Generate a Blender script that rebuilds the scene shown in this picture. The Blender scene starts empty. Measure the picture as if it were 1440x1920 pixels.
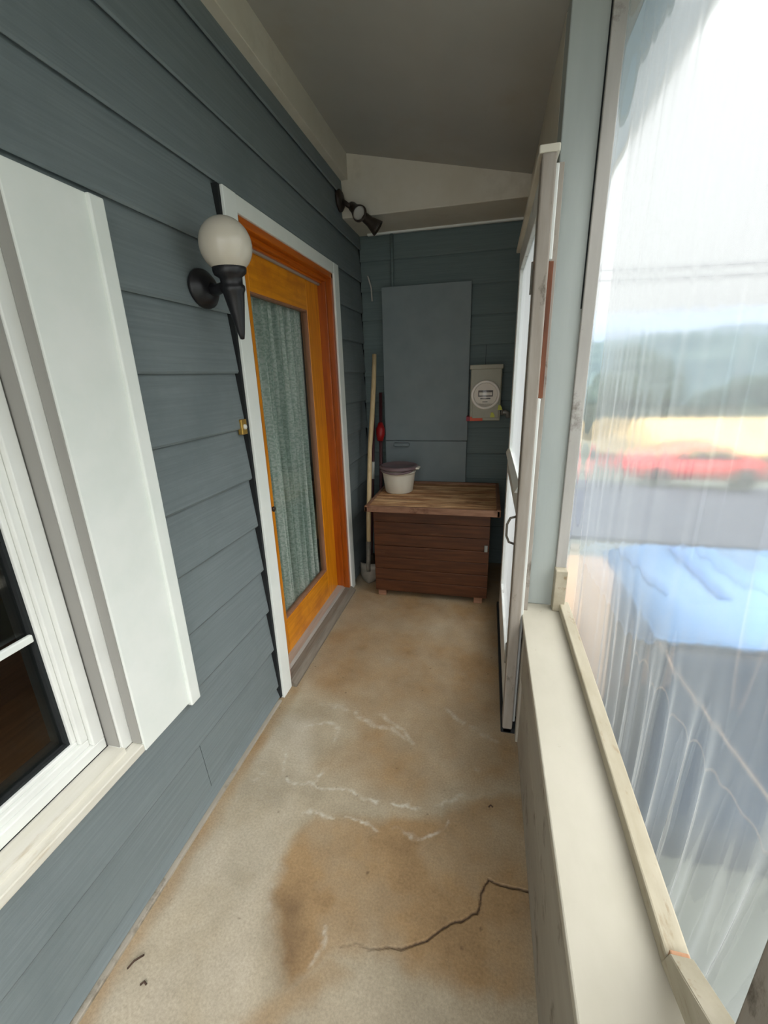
import bpy, bmesh, math, random
import numpy as np
from mathutils import Vector, Matrix, noise
random.seed(7)
SC = bpy.context.scene
COL = SC.collection
PI = math.pi

# ------------------------------------------------------------------ helpers
def link(name, bm, mat, parent=None, smooth=False, mats=None):
    me = bpy.data.meshes.new(name)
    bmesh.ops.recalc_face_normals(bm, faces=bm.faces[:])
    bm.to_mesh(me); bm.free()
    for m in (mats or [mat]): me.materials.append(m)
    if smooth:
        for p in me.polygons: p.use_smooth = True
    o = bpy.data.objects.new(name, me); COL.objects.link(o)
    if parent is not None:
        o.parent = parent
        o.matrix_parent_inverse = parent.matrix_basis.inverted()
    return o

def tag(o, label=None, cat=None, group=None, kind=None):
    if label: o['label'] = label
    if cat: o['category'] = cat
    if group: o['group'] = group
    if kind: o['kind'] = kind
    return o

def thing(name, loc, label, cat, group=None, kind=None):
    o = bpy.data.objects.new(name, None); COL.objects.link(o); o.location = loc
    o.empty_display_size = .05
    return tag(o, label, cat, group, kind)

def box(bm, x0, x1, y0, y1, z0, z1, bev=0.0, seg=2, M=None):
    r = bmesh.ops.create_cube(bm, size=1.0)
    vs = r['verts']
    for v in vs:
        v.co = Vector((x0 + (v.co.x + .5) * (x1 - x0), y0 + (v.co.y + .5) * (y1 - y0), z0 + (v.co.z + .5) * (z1 - z0)))
        if M is not None: v.co = M @ v.co
    if bev > 0:
        es = list({e for v in vs for e in v.link_edges})
        bmesh.ops.bevel(bm, geom=es, offset=bev, segments=seg, profile=.5, affect='EDGES')

def mk_box(name, mat, parent, x0, x1, y0, y1, z0, z1, bev=.003, smooth=False):
    bm = bmesh.new(); box(bm, x0, x1, y0, y1, z0, z1, bev)
    return link(name, bm, mat, parent, smooth)

def prism(bm, pts, axis, a, b):
    """extrude a 2d polygon along an axis (0=x,1=y,2=z) from a to b; pts are the other two coords in order"""
    def P(u, v, w):
        return {0: (w, u, v), 1: (u, w, v), 2: (u, v, w)}[axis]
    A = [bm.verts.new(P(u, v, a)) for u, v in pts]
    Bv = [bm.verts.new(P(u, v, b)) for u, v in pts]
    n = len(pts)
    bm.faces.new(A); bm.faces.new(Bv[::-1])
    for i in range(n):
        bm.faces.new((A[i], Bv[i], Bv[(i + 1) % n], A[(i + 1) % n]))

def tube(bm, pts, rad, n=10, cap=True):
    pts = [Vector(p) for p in pts]
    rads = rad if isinstance(rad, (list, tuple)) else [rad] * len(pts)
    rings = []
    up = None
    for i, p in enumerate(pts):
        t = (pts[min(i + 1, len(pts) - 1)] - pts[max(i - 1, 0)]).normalized()
        if up is None:
            up = t.orthogonal().normalized()
        up = (up - t * up.dot(t)).normalized()
        s = t.cross(up)
        rings.append([bm.verts.new(p + (up * math.cos(2 * PI * k / n) + s * math.sin(2 * PI * k / n)) * rads[i]) for k in range(n)])
    for a, b in zip(rings, rings[1:]):
        for k in range(n):
            bm.faces.new((a[k], a[(k + 1) % n], b[(k + 1) % n], b[k]))
    if cap:
        bm.faces.new(rings[0][::-1]); bm.faces.new(rings[-1])

def lathe(bm, prof, M=None, n=40, sx=1.0, sy=1.0):
    """profile [(r,z)] turned round z, then moved by M"""
    M = M or Matrix()
    rings = []
    for r, z in prof:
        if r < 1e-5:
            rings.append([bm.verts.new(M @ Vector((0, 0, z)))])
        else:
            rings.append([bm.verts.new(M @ Vector((r * sx * math.cos(2 * PI * k / n), r * sy * math.sin(2 * PI * k / n), z))) for k in range(n)])
    for a, b in zip(rings, rings[1:]):
        for k in range(n):
            k2 = (k + 1) % n
            if len(a) == 1 and len(b) == 1: continue
            if len(a) == 1: bm.faces.new((a[0], b[k], b[k2]))
            elif len(b) == 1: bm.faces.new((a[k], a[k2], b[0]))
            else: bm.faces.new((a[k], a[k2], b[k2], b[k]))

def align(p, d):
    """matrix at p whose z axis runs along d"""
    return Matrix.Translation(Vector(p)) @ Vector(d).to_track_quat('Z', 'Y').to_matrix().to_4x4()

# ------------------------------------------------------------------ materials
def lin(r, g, b):
    f = lambda c: (c / 255 / 12.92) if c / 255 <= .04045 else ((c / 255 + .055) / 1.055) ** 2.4
    return (f(r), f(g), f(b), 1)

def new_mat(name):
    m = bpy.data.materials.new(name); m.use_nodes = True
    nt = m.node_tree; nt.nodes.clear()
    out = nt.nodes.new('ShaderNodeOutputMaterial')
    return m, nt, out

def N(nt, t, **kw):
    n = nt.nodes.new(t)
    for k, v in kw.items():
        if k in n.inputs: n.inputs[k].default_value = v
        else: setattr(n, k, v)
    return n

def surf(name, c, c2=None, rough=.6, scale=(8, 8, 8), detail=5, bump=.15, bdist=.002, spec=.4, contrast=(.35, .65), metal=0.0,
         dirt=None, dirt_scale=3.0, dirt_at=(.58, .72), dirt_map=None, bscale=None):
    """painted / wooden / metal surface: two tones mixed by stretched noise, an optional dirt layer, and noise bump"""
    m, nt, out = new_mat(name)
    b = N(nt, 'ShaderNodeBsdfPrincipled')
    b.inputs['Roughness'].default_value = rough
    b.inputs['Specular IOR Level'].default_value = spec
    b.inputs['Metallic'].default_value = metal
    tc = N(nt, 'ShaderNodeTexCoord')
    mp = N(nt, 'ShaderNodeMapping'); mp.inputs['Scale'].default_value = scale
    nt.links.new(tc.outputs['Object'], mp.inputs['Vector'])
    nz = N(nt, 'ShaderNodeTexNoise'); nz.inputs['Scale'].default_value = 1; nz.inputs['Detail'].default_value = detail
    nz.inputs['Roughness'].default_value = .6
    nt.links.new(mp.outputs[0], nz.inputs['Vector'])
    r = N(nt, 'ShaderNodeValToRGB')
    r.color_ramp.elements[0].position, r.color_ramp.elements[1].position = contrast
    r.color_ramp.elements[0].color = c; r.color_ramp.elements[1].color = c2 or c
    nt.links.new(nz.outputs['Fac'], r.inputs['Fac'])
    col = r.outputs['Color']
    if dirt:
        mp2 = N(nt, 'ShaderNodeMapping'); mp2.inputs['Scale'].default_value = dirt_map or (1, 1, 1)
        nt.links.new(tc.outputs['Object'], mp2.inputs['Vector'])
        n2 = N(nt, 'ShaderNodeTexNoise'); n2.inputs['Scale'].default_value = dirt_scale; n2.inputs['Detail'].default_value = 8
        n2.inputs['Roughness'].default_value = .7
        nt.links.new(mp2.outputs[0], n2.inputs['Vector'])
        r2 = N(nt, 'ShaderNodeValToRGB')
        r2.color_ramp.elements[0].position, r2.color_ramp.elements[1].position = dirt_at
        r2.color_ramp.elements[0].color = (0, 0, 0, 1); r2.color_ramp.elements[1].color = (1, 1, 1, 1)
        nt.links.new(n2.outputs['Fac'], r2.inputs['Fac'])
        mx = N(nt, 'ShaderNodeMix', data_type='RGBA')
        nt.links.new(r2.outputs['Color'], mx.inputs['Factor'])
        nt.links.new(col, mx.inputs['A']); mx.inputs['B'].default_value = dirt
        col = mx.outputs['Result']
    nt.links.new(col, b.inputs['Base Color'])
    if bump:
        src = nz
        if bscale:
            mp3 = N(nt, 'ShaderNodeMapping'); mp3.inputs['Scale'].default_value = bscale
            nt.links.new(tc.outputs['Object'], mp3.inputs['Vector'])
            src = N(nt, 'ShaderNodeTexNoise'); src.inputs['Scale'].default_value = 1; src.inputs['Detail'].default_value = 6
            nt.links.new(mp3.outputs[0], src.inputs['Vector'])
        bp = N(nt, 'ShaderNodeBump'); bp.inputs['Strength'].default_value = bump; bp.inputs['Distance'].default_value = bdist
        nt.links.new(src.outputs['Fac'], bp.inputs['Height']); nt.links.new(bp.outputs[0], b.inputs['Normal'])
    nt.links.new(b.outputs[0], out.inputs[0])
    return m

M = {}
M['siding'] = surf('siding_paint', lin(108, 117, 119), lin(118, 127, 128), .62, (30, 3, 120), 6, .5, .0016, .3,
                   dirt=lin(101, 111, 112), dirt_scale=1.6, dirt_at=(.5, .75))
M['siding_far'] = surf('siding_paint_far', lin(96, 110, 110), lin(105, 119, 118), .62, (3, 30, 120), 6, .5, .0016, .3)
M['seam'] = surf('dark_gap', lin(28, 31, 32), None, .9, bump=0)
M['panel_paint'] = surf('panel_paint', lin(117, 128, 131), lin(124, 135, 137), .55, (5, 5, 5), 4, .1, .002, .35)
M['white'] = surf('white_paint', lin(222, 227, 220), lin(229, 232, 226), .5, (6, 6, 6), 4, .08, .002, .4)
M['vinyl'] = surf('white_vinyl', lin(219, 220, 214), lin(226, 227, 221), .4, (6, 6, 6), 3, .03, .002, .45)
M['sillwhite'] = surf('window_sill_paint', lin(204, 200, 185), lin(212, 208, 196), .5, (40, 4, 40), 5, .15, .002, .4,
                      dirt=lin(176, 158, 124), dirt_scale=6, dirt_at=(.6, .78), dirt_map=(3, .6, 3))
M['cream'] = surf('cream_paint', lin(196, 189, 171), lin(204, 198, 182), .6, (4, 4, 4), 4, .12, .003, .35,
                  dirt=lin(170, 161, 142), dirt_scale=2.2, dirt_at=(.55, .8))
M['ceiling'] = surf('ceiling_paint', lin(160, 159, 151), lin(166, 165, 157), .7, (2, 2, 2), 4, .1, .003, .3,
                    dirt=lin(158, 151, 135), dirt_scale=1.4, dirt_at=(.52, .8))
M['sill'] = surf('sill_paint', lin(172, 166, 149), lin(180, 174, 158), .5, (6, 3, 6), 5, .12, .002, .4,
                 dirt=lin(150, 140, 120), dirt_scale=26, dirt_at=(.66, .74))
M['rail'] = surf('weathered_rail_paint', lin(160, 151, 129), lin(174, 165, 145), .6, (20, 5, 20), 6, .25, .002, .3,
                 dirt=lin(140, 122, 95), dirt_scale=14, dirt_at=(.58, .7), dirt_map=(2, .5, 2))
M['knee'] = surf('knee_wall_paint', lin(146, 139, 126), lin(160, 153, 140), .65, (8, 2, 8), 5, .2, .003, .3,
                 dirt=lin(84, 76, 62), dirt_scale=9, dirt_at=(.56, .72))
M['post'] = surf('post_paint', lin(160, 166, 161), lin(167, 173, 168), .55, (14, 14, 2), 5, .15, .002, .35)
M['stile'] = surf('stile_paint', lin(166, 162, 155), lin(178, 174, 167), .6, (20, 20, 3), 5, .2, .002, .3,
                  dirt=lin(120, 114, 106), dirt_scale=9, dirt_at=(.58, .72))
M['oldwhite'] = surf('peeling_white_paint', lin(206, 208, 203), lin(214, 216, 211), .6, (14, 14, 5), 5, .3, .003, .3,
                     dirt=lin(120, 112, 100), dirt_scale=10, dirt_at=(.58, .68), dirt_map=(1, 1, .35))
M['jamb_old'] = surf('weathered_jamb', lin(138, 129, 118), lin(156, 148, 138), .7, (25, 25, 3), 6, .35, .003, .25,
                     dirt=lin(70, 60, 48), dirt_scale=9, dirt_at=(.58, .7), dirt_map=(1, 1, .5))
M['brownwood'] = surf('bare_brown_wood', lin(92, 52, 30), lin(120, 70, 42), .6, (40, 40, 4), 5, .2)
M['orange'] = surf('varnished_orange_wood', lin(206, 124, 14), lin(232, 148, 24), .28, (45, 45, 3), 6, .12, .001, .5)
M['orange_h'] = surf('varnished_orange_rail', lin(208, 128, 14), lin(234, 152, 26), .28, (45, 3, 45), 6, .12, .001, .5,
                     dirt=lin(176, 92, 22), dirt_scale=3, dirt_at=(.5, .75))
M['jambwood'] = surf('varnished_jamb_wood', lin(142, 64, 8), lin(172, 86, 14), .3, (45, 45, 3), 6, .12, .001, .5)
M['jambwood_h'] = surf('varnished_head_wood', lin(170, 80, 6), lin(200, 104, 14), .3, (45, 3, 45), 6, .12, .001, .5)
M['bead'] = surf('glazing_bead', lin(140, 96, 70), lin(158, 112, 84), .5, (30, 30, 4), 3, .1)
M['threshold'] = surf('threshold_wood', lin(104, 96, 84), lin(126, 118, 106), .6, (60, 4, 60), 6, .35, .003, .3)
M['alu'] = surf('threshold_metal', lin(170, 164, 154), lin(186, 181, 172), .45, (60, 4, 60), 4, .1, metal=.35)
M['chest'] = surf('chest_boards', lin(60, 32, 14), lin(82, 46, 22), .5, (4, 50, 60), 7, .45, .002, .35,
                  dirt=lin(108, 72, 48), dirt_scale=8, dirt_at=(.62, .74), dirt_map=(.5, 3, 4))
M['chesttop'] = surf('weathered_chest_top', lin(158, 112, 74), lin(222, 184, 138), .6, (3, 22, 22), 7, .4, .002, .3,
                     dirt=lin(118, 76, 48), dirt_scale=5, dirt_at=(.54, .66), dirt_map=(.8, 4, 4), contrast=(.4, .6))
M['chestrim'] = surf('chest_rim_wood', lin(118, 84, 64), lin(146, 110, 86), .55, (6, 40, 40), 6, .3, .002, .3,
                     dirt=lin(84, 52, 36), dirt_scale=6, dirt_at=(.55, .7))
M['bucket'] = surf('bucket_plastic', lin(212, 208, 192), lin(216, 213, 198), .4, (5, 5, 5), 2, .02)
M['lid'] = surf('purple_lid_plastic', lin(108, 90, 92), lin(116, 98, 100), .4, (5, 5, 5), 2, .02)
M['black'] = surf('black_metal', lin(20, 19, 22), lin(28, 27, 30), .38, (30, 30, 30), 4, .25, .001, .5)
M['bronze'] = surf('dark_bronze', lin(42, 34, 28), lin(58, 48, 40), .45, (30, 30, 30), 4, .2)
M['lampface'] = surf('lamp_lens', lin(170, 168, 160), None, .2, bump=0)
M['globe'] = surf('opal_globe', lin(196, 188, 172), lin(200, 193, 178), .22, (3, 3, 3), 2, 0, spec=.6)
M['brass'] = surf('brass', lin(176, 140, 66), lin(196, 160, 84), .35, (30, 30, 30), 2, .05, metal=.7)
M['meterbox'] = surf('meter_box_enamel', lin(158, 156, 138), lin(164, 162, 145), .45, (6, 6, 6), 3, .05)
M['meterface'] = surf('meter_face', lin(238, 232, 222), None, .4, bump=0)
M['meterdark'] = surf('meter_marks', lin(96, 84, 80), None, .4, bump=0)
M['ringmetal'] = surf('meter_ring', lin(196, 192, 182), lin(206, 202, 192), .35, bump=0, metal=.2)
M['redtag'] = surf('orange_red_tag', lin(196, 74, 44), lin(206, 84, 50), .5, bump=0)
M['crimsontag'] = surf('crimson_tag', lin(140, 24, 44), None, .5, bump=0)
M['yellowtag'] = surf('yellow_tag', lin(196, 200, 80), None, .5, bump=0)
M['grey_metal'] = surf('grey_metal', lin(130, 130, 124), lin(146, 146, 140), .5, (20, 20, 20), 4, .1, metal=.3)
M['palewood'] = surf('pale_handle_wood', lin(196, 172, 128), lin(214, 192, 150), .5, (60, 60, 5), 6, .2)
M['maroon'] = surf('maroon_handle', lin(66, 30, 34), lin(78, 38, 42), .45, (40, 40, 4), 4, .1)
M['red'] = surf('red_plastic', lin(150, 22, 22), None, .4, bump=0)
M['label'] = surf('pale_sticker', lin(206, 206, 196), None, .5, bump=0)
M['steel'] = surf('dull_steel', lin(118, 114, 104), lin(140, 136, 126), .55, (20, 20, 20), 5, .2, metal=.4)
M['twig'] = surf('dark_twig', lin(62, 44, 32), None, .8, bump=0)
M['blue'] = surf('blue_bin_plastic', lin(18, 48, 74), lin(22, 54, 82), .4, (4, 4, 4), 3, .05)
M['bluelid'] = surf('light_blue_lid_plastic', lin(84, 126, 168), lin(90, 132, 174), .4, (4, 4, 4), 3, .05)
M['bluegroove'] = surf('mid_blue_plastic', lin(44, 92, 146), None, .4, bump=0)
M['cord'] = surf('tan_cord', lin(170, 150, 130), None, .7, bump=0)
M['ground'] = surf('yard_ground', lin(84, 88, 82), lin(98, 102, 94), .9, (1.5, 1.5, 1.5), 8, .4, .02, .1)
M['asphalt'] = surf('asphalt', lin(56, 60, 68), lin(66, 70, 78), .85, (2, 2, 2), 8, .3, .01, .2)
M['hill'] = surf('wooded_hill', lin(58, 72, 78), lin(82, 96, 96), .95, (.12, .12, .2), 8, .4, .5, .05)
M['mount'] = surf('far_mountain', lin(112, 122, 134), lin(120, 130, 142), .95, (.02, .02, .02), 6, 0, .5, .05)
M['bush'] = surf('dark_leaves', lin(40, 52, 46), lin(58, 70, 58), .8, (3, 3, 3), 8, .5, .05, .1)
M['trunk'] = surf('bark', lin(84, 70, 56), None, .9, bump=0)
M['tanroof'] = surf('tan_roof', lin(176, 148, 98), lin(184, 158, 108), .8, (6, 6, 6), 4, .1)
M['palewall'] = surf('pale_house_wall', lin(170, 164, 142), lin(180, 174, 154), .8, (8, 2, 1), 4, .1)
M['darkpane'] = surf('dark_house_pane', lin(70, 76, 80), None, .2, bump=0)
M['redcar'] = surf('red_car_paint', lin(196, 52, 52), None, .3, bump=0)
M['tyre'] = surf('tyre_rubber', lin(28, 28, 30), None, .8, bump=0)
M['wire'] = surf('power_wire', lin(70, 74, 80), None, .6, bump=0)
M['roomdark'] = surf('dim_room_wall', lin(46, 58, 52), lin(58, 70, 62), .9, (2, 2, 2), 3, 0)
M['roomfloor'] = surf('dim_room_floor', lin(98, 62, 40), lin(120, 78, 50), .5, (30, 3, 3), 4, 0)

def glass_mat(name, tint, refl=1.0):
    m, nt, out = new_mat(name)
    tr = N(nt, 'ShaderNodeBsdfTransparent'); tr.inputs['Color'].default_value = tint
    gl = N(nt, 'ShaderNodeBsdfGlossy'); gl.inputs['Roughness'].default_value = .02
    lw = N(nt, 'ShaderNodeLayerWeight'); lw.inputs['Blend'].default_value = .5
    po = N(nt, 'ShaderNodeMath', operation='POWER'); po.inputs[1].default_value = 5
    nt.links.new(lw.outputs['Facing'], po.inputs[0])
    mu = N(nt, 'ShaderNodeMath', operation='MULTIPLY_ADD'); mu.inputs[1].default_value = .96 * refl; mu.inputs[2].default_value = .04 * refl
    nt.links.new(po.outputs[0], mu.inputs[0])
    mx = N(nt, 'ShaderNodeMixShader')
    nt.links.new(mu.outputs[0], mx.inputs[0]); nt.links.new(tr.outputs[0], mx.inputs[1]); nt.links.new(gl.outputs[0], mx.inputs[2])
    nt.links.new(mx.outputs[0], out.inputs[0])
    return m
M['glass'] = glass_mat('window_glass', (.9, .92, .91, 1))
M['dome'] = glass_mat('meter_glass', (.93, .92, .9, 1))

def film_mat(name, haze, haze_var, tint, gloss=.05, bump=.3, blur=0.0):
    """milky plastic film: partly clear, partly scattering the light through, faintly shiny, with fine vertical crinkles"""
    m, nt, out = new_mat(name)
    tc = N(nt, 'ShaderNodeTexCoord')
    mp = N(nt, 'ShaderNodeMapping'); mp.inputs['Scale'].default_value = (1, 60, 5)
    nt.links.new(tc.outputs['Object'], mp.inputs[0])
    nz = N(nt, 'ShaderNodeTexNoise'); nz.inputs['Scale'].default_value = 1; nz.inputs['Detail'].default_value = 5
    nt.links.new(mp.outputs[0], nz.inputs['Vector'])
    bp = N(nt, 'ShaderNodeBump'); bp.inputs['Strength'].default_value = bump; bp.inputs['Distance'].default_value = .004
    nt.links.new(nz.outputs['Fac'], bp.inputs['Height'])
    mp2 = N(nt, 'ShaderNodeMapping'); mp2.inputs['Scale'].default_value = (1, 3, 1.2)
    nt.links.new(tc.outputs['Object'], mp2.inputs[0])
    n2 = N(nt, 'ShaderNodeTexNoise'); n2.inputs['Scale'].default_value = 1; n2.inputs['Detail'].default_value = 3
    nt.links.new(mp2.outputs[0], n2.inputs['Vector'])
    ma = N(nt, 'ShaderNodeMath', operation='ADD')
    nt.links.new(nz.outputs['Fac'], ma.inputs[0]); nt.links.new(n2.outputs['Fac'], ma.inputs[1])
    mr = N(nt, 'ShaderNodeMapRange')
    mr.inputs['From Min'].default_value = .6; mr.inputs['From Max'].default_value = 1.4
    mr.inputs['To Min'].default_value = haze - haze_var; mr.inputs['To Max'].default_value = haze + haze_var
    nt.links.new(ma.outputs[0], mr.inputs['Value'])
    tr = N(nt, 'ShaderNodeBsdfTransparent'); tr.inputs['Color'].default_value = (.97, .98, .98, 1)
    tl = N(nt, 'ShaderNodeBsdfTranslucent'); tl.inputs['Color'].default_value = tint
    df = N(nt, 'ShaderNodeBsdfDiffuse'); df.inputs['Color'].default_value = (.8, .8, .8, 1)
    gl = N(nt, 'ShaderNodeBsdfGlossy'); gl.inputs['Roughness'].default_value = .25
    for s in (tl, df, gl): nt.links.new(bp.outputs[0], s.inputs['Normal'])
    a = N(nt, 'ShaderNodeMixShader'); a.inputs[0].default_value = .12
    nt.links.new(tl.outputs[0], a.inputs[1]); nt.links.new(df.outputs[0], a.inputs[2])
    lw = N(nt, 'ShaderNodeLayerWeight'); lw.inputs['Blend'].default_value = .5
    cs = N(nt, 'ShaderNodeMath', operation='SUBTRACT'); cs.inputs[0].default_value = 1.06
    nt.links.new(lw.outputs['Facing'], cs.inputs[1])
    iv = N(nt, 'ShaderNodeMath', operation='DIVIDE'); iv.inputs[0].default_value = 1.0
    nt.links.new(cs.outputs[0], iv.inputs[1])
    cl = N(nt, 'ShaderNodeMath', operation='SUBTRACT'); cl.inputs[0].default_value = 1.0
    nt.links.new(mr.outputs[0], cl.inputs[1])
    pw = N(nt, 'ShaderNodeMath', operation='POWER')
    nt.links.new(cl.outputs[0], pw.inputs[0]); nt.links.new(iv.outputs[0], pw.inputs[1])
    hz = N(nt, 'ShaderNodeMath', operation='SUBTRACT'); hz.inputs[0].default_value = 1.0
    nt.links.new(pw.outputs[0], hz.inputs[1])
    b = N(nt, 'ShaderNodeMixShader'); nt.links.new(hz.outputs[0], b.inputs[0])
    clear = tr.outputs[0]
    if blur:      # the film is slightly frosted: part of what passes is spread a little
        rf = N(nt, 'ShaderNodeBsdfRefraction'); rf.inputs['IOR'].default_value = 1.12; rf.inputs['Roughness'].default_value = blur
        rf.inputs['Color'].default_value = (.97, .98, .98, 1)
        q = N(nt, 'ShaderNodeMixShader'); q.inputs[0].default_value = .72
        nt.links.new(clear, q.inputs[1]); nt.links.new(rf.outputs[0], q.inputs[2]); clear = q.outputs[0]
    nt.links.new(clear, b.inputs[1]); nt.links.new(a.outputs[0], b.inputs[2])
    c = N(nt, 'ShaderNodeMixShader'); c.inputs[0].default_value = gloss
    nt.links.new(b.outputs[0], c.inputs[1]); nt.links.new(gl.outputs[0], c.inputs[2])
    nt.links.new(c.outputs[0], out.inputs[0])
    return m
M['film'] = film_mat('milky_plastic_film', .08, .010, (.52, .535, .525, 1), .03, .08, .13)
M['doorfilm'] = film_mat('door_plastic_film', .14, .04, (.42, .43, .425, 1), .03, .6)

def curtain_mat():
    m, nt, out = new_mat('lace_curtain')
    tc = N(nt, 'ShaderNodeTexCoord')
    mp = N(nt, 'ShaderNodeMapping'); mp.inputs['Scale'].default_value = (1, 150, 90)
    nt.links.new(tc.outputs['Object'], mp.inputs[0])
    nz = N(nt, 'ShaderNodeTexNoise'); nz.inputs['Scale'].default_value = 1; nz.inputs['Detail'].default_value = 3
    nt.links.new(mp.outputs[0], nz.inputs['Vector'])
    r = N(nt, 'ShaderNodeValToRGB')
    r.color_ramp.elements[0].position = .42; r.color_ramp.elements[1].position = .56
    r.color_ramp.elements[0].color = lin(206, 220, 210); r.color_ramp.elements[1].color = lin(246, 250, 245)
    nt.links.new(nz.outputs['Fac'], r.inputs['Fac'])
    mp2 = N(nt, 'ShaderNodeMapping'); mp2.inputs['Scale'].default_value = (1, 40, .7)
    nt.links.new(tc.outputs['Object'], mp2.inputs[0])
    n2 = N(nt, 'ShaderNodeTexNoise'); n2.inputs['Scale'].default_value = 1; n2.inputs['Detail'].default_value = 3
    nt.links.new(mp2.outputs[0], n2.inputs['Vector'])
    r2 = N(nt, 'ShaderNodeValToRGB')
    r2.color_ramp.elements[0].position = .38; r2.color_ramp.elements[1].position = .60
    r2.color_ramp.elements[0].color = (.46, .53, .50, 1); r2.color_ramp.elements[1].color = (1, 1, 1, 1)  # vertical streaks: lace pattern plus fold shading, both put into the colour
    nt.links.new(n2.outputs['Fac'], r2.inputs['Fac'])
    mm = N(nt, 'ShaderNodeMix', data_type='RGBA', blend_type='MULTIPLY'); mm.inputs['Factor'].default_value = 1
    nt.links.new(r.outputs[0], mm.inputs['A']); nt.links.new(r2.outputs[0], mm.inputs['B'])
    d = N(nt, 'ShaderNodeBsdfDiffuse'); nt.links.new(mm.outputs['Result'], d.inputs['Color'])
    t = N(nt, 'ShaderNodeBsdfTranslucent'); nt.links.new(r.outputs[0], t.inputs['Color'])
    x = N(nt, 'ShaderNodeMixShader'); x.inputs[0].default_value = .08
    nt.links.new(d.outputs[0], x.inputs[1]); nt.links.new(t.outputs[0], x.inputs[2])
    nt.links.new(x.outputs[0], out.inputs[0])
    return m
M['curtain'] = curtain_mat()

def floor_mat():
    """old concrete: mottled base; stains, salt lines and the crack come from the slab's own wear map"""
    m, nt, out = new_mat('stained_concrete')
    b = N(nt, 'ShaderNodeBsdfPrincipled'); b.inputs['Roughness'].default_value = .75; b.inputs['Specular IOR Level'].default_value = .3
    tc = N(nt, 'ShaderNodeTexCoord')
    def noise_n(sc, det, ro=.6):
        n = N(nt, 'ShaderNodeTexNoise'); n.inputs['Scale'].default_value = sc; n.inputs['Detail'].default_value = det; n.inputs['Roughness'].default_value = ro
        nt.links.new(tc.outputs['Object'], n.inputs['Vector']); return n
    def ramp(src, p0, p1, c0, c1):
        r = N(nt, 'ShaderNodeValToRGB')
        r.color_ramp.elements[0].position = p0; r.color_ramp.elements[1].position = p1
        r.color_ramp.elements[0].color = c0; r.color_ramp.elements[1].color = c1
        nt.links.new(src, r.inputs['Fac']); return r.outputs['Color']
    def mix(f, a, bb, mode='MIX'):
        x = N(nt, 'ShaderNodeMix', data_type='RGBA', blend_type=mode)
        if isinstance(f, float): x.inputs['Factor'].default_value = f
        else: nt.links.new(f, x.inputs['Factor'])
        for k, v in (('A', a), ('B', bb)):
            if isinstance(v, tuple): x.inputs[k].default_value = v
            else: nt.links.new(v, x.inputs[k])
        return x.outputs['Result']
    base = ramp(noise_n(5, 8, .65).outputs['Fac'], .35, .68, lin(142, 130, 109), lin(166, 153, 130))
    at = N(nt, 'ShaderNodeVertexColor', layer_name='wear')
    sp = N(nt, 'ShaderNodeSeparateColor'); nt.links.new(at.outputs['Color'], sp.inputs[0])
    brown = ramp(noise_n(7, 8, .7).outputs['Fac'], .3, .7, lin(128, 103, 72), lin(154, 127, 91))
    c = mix(sp.outputs['Red'], base, brown)
    c = mix(sp.outputs['Green'], c, lin(190, 183, 168))
    fine = ramp(noise_n(130, 4, .7).outputs['Fac'], .3, .7, (.78, .78, .78, 1), (1.12, 1.12, 1.12, 1))
    c = mix(1.0, c, fine, 'MULTIPLY')
    c = mix(sp.outputs['Blue'], c, lin(58, 42, 30))
    nt.links.new(c, b.inputs['Base Color'])
    bp = N(nt, 'ShaderNodeBump'); bp.inputs['Strength'].default_value = .35; bp.inputs['Distance'].default_value = .002
    nt.links.new(noise_n(90, 6).outputs['Fac'], bp.inputs['Height']); nt.links.new(bp.outputs[0], b.inputs['Normal'])
    nt.links.new(b.outputs[0], out.inputs[0])
    return m
M['floor'] = floor_mat()

# ------------------------------------------------------------------ dimensions (metres; camera stands at x=0, y=0)
XL, XR, YF, YB = -.958, .20, 3.44, -1.25      # siding face, knee wall face, far wall, open end behind the viewer
EXPO = .2135

# ------------------------------------------------------------------ floor
def smooth(a, b, x):
    t = np.clip((x - a) / (b - a), 0, 1); return t * t * (3 - 2 * t)

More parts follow.
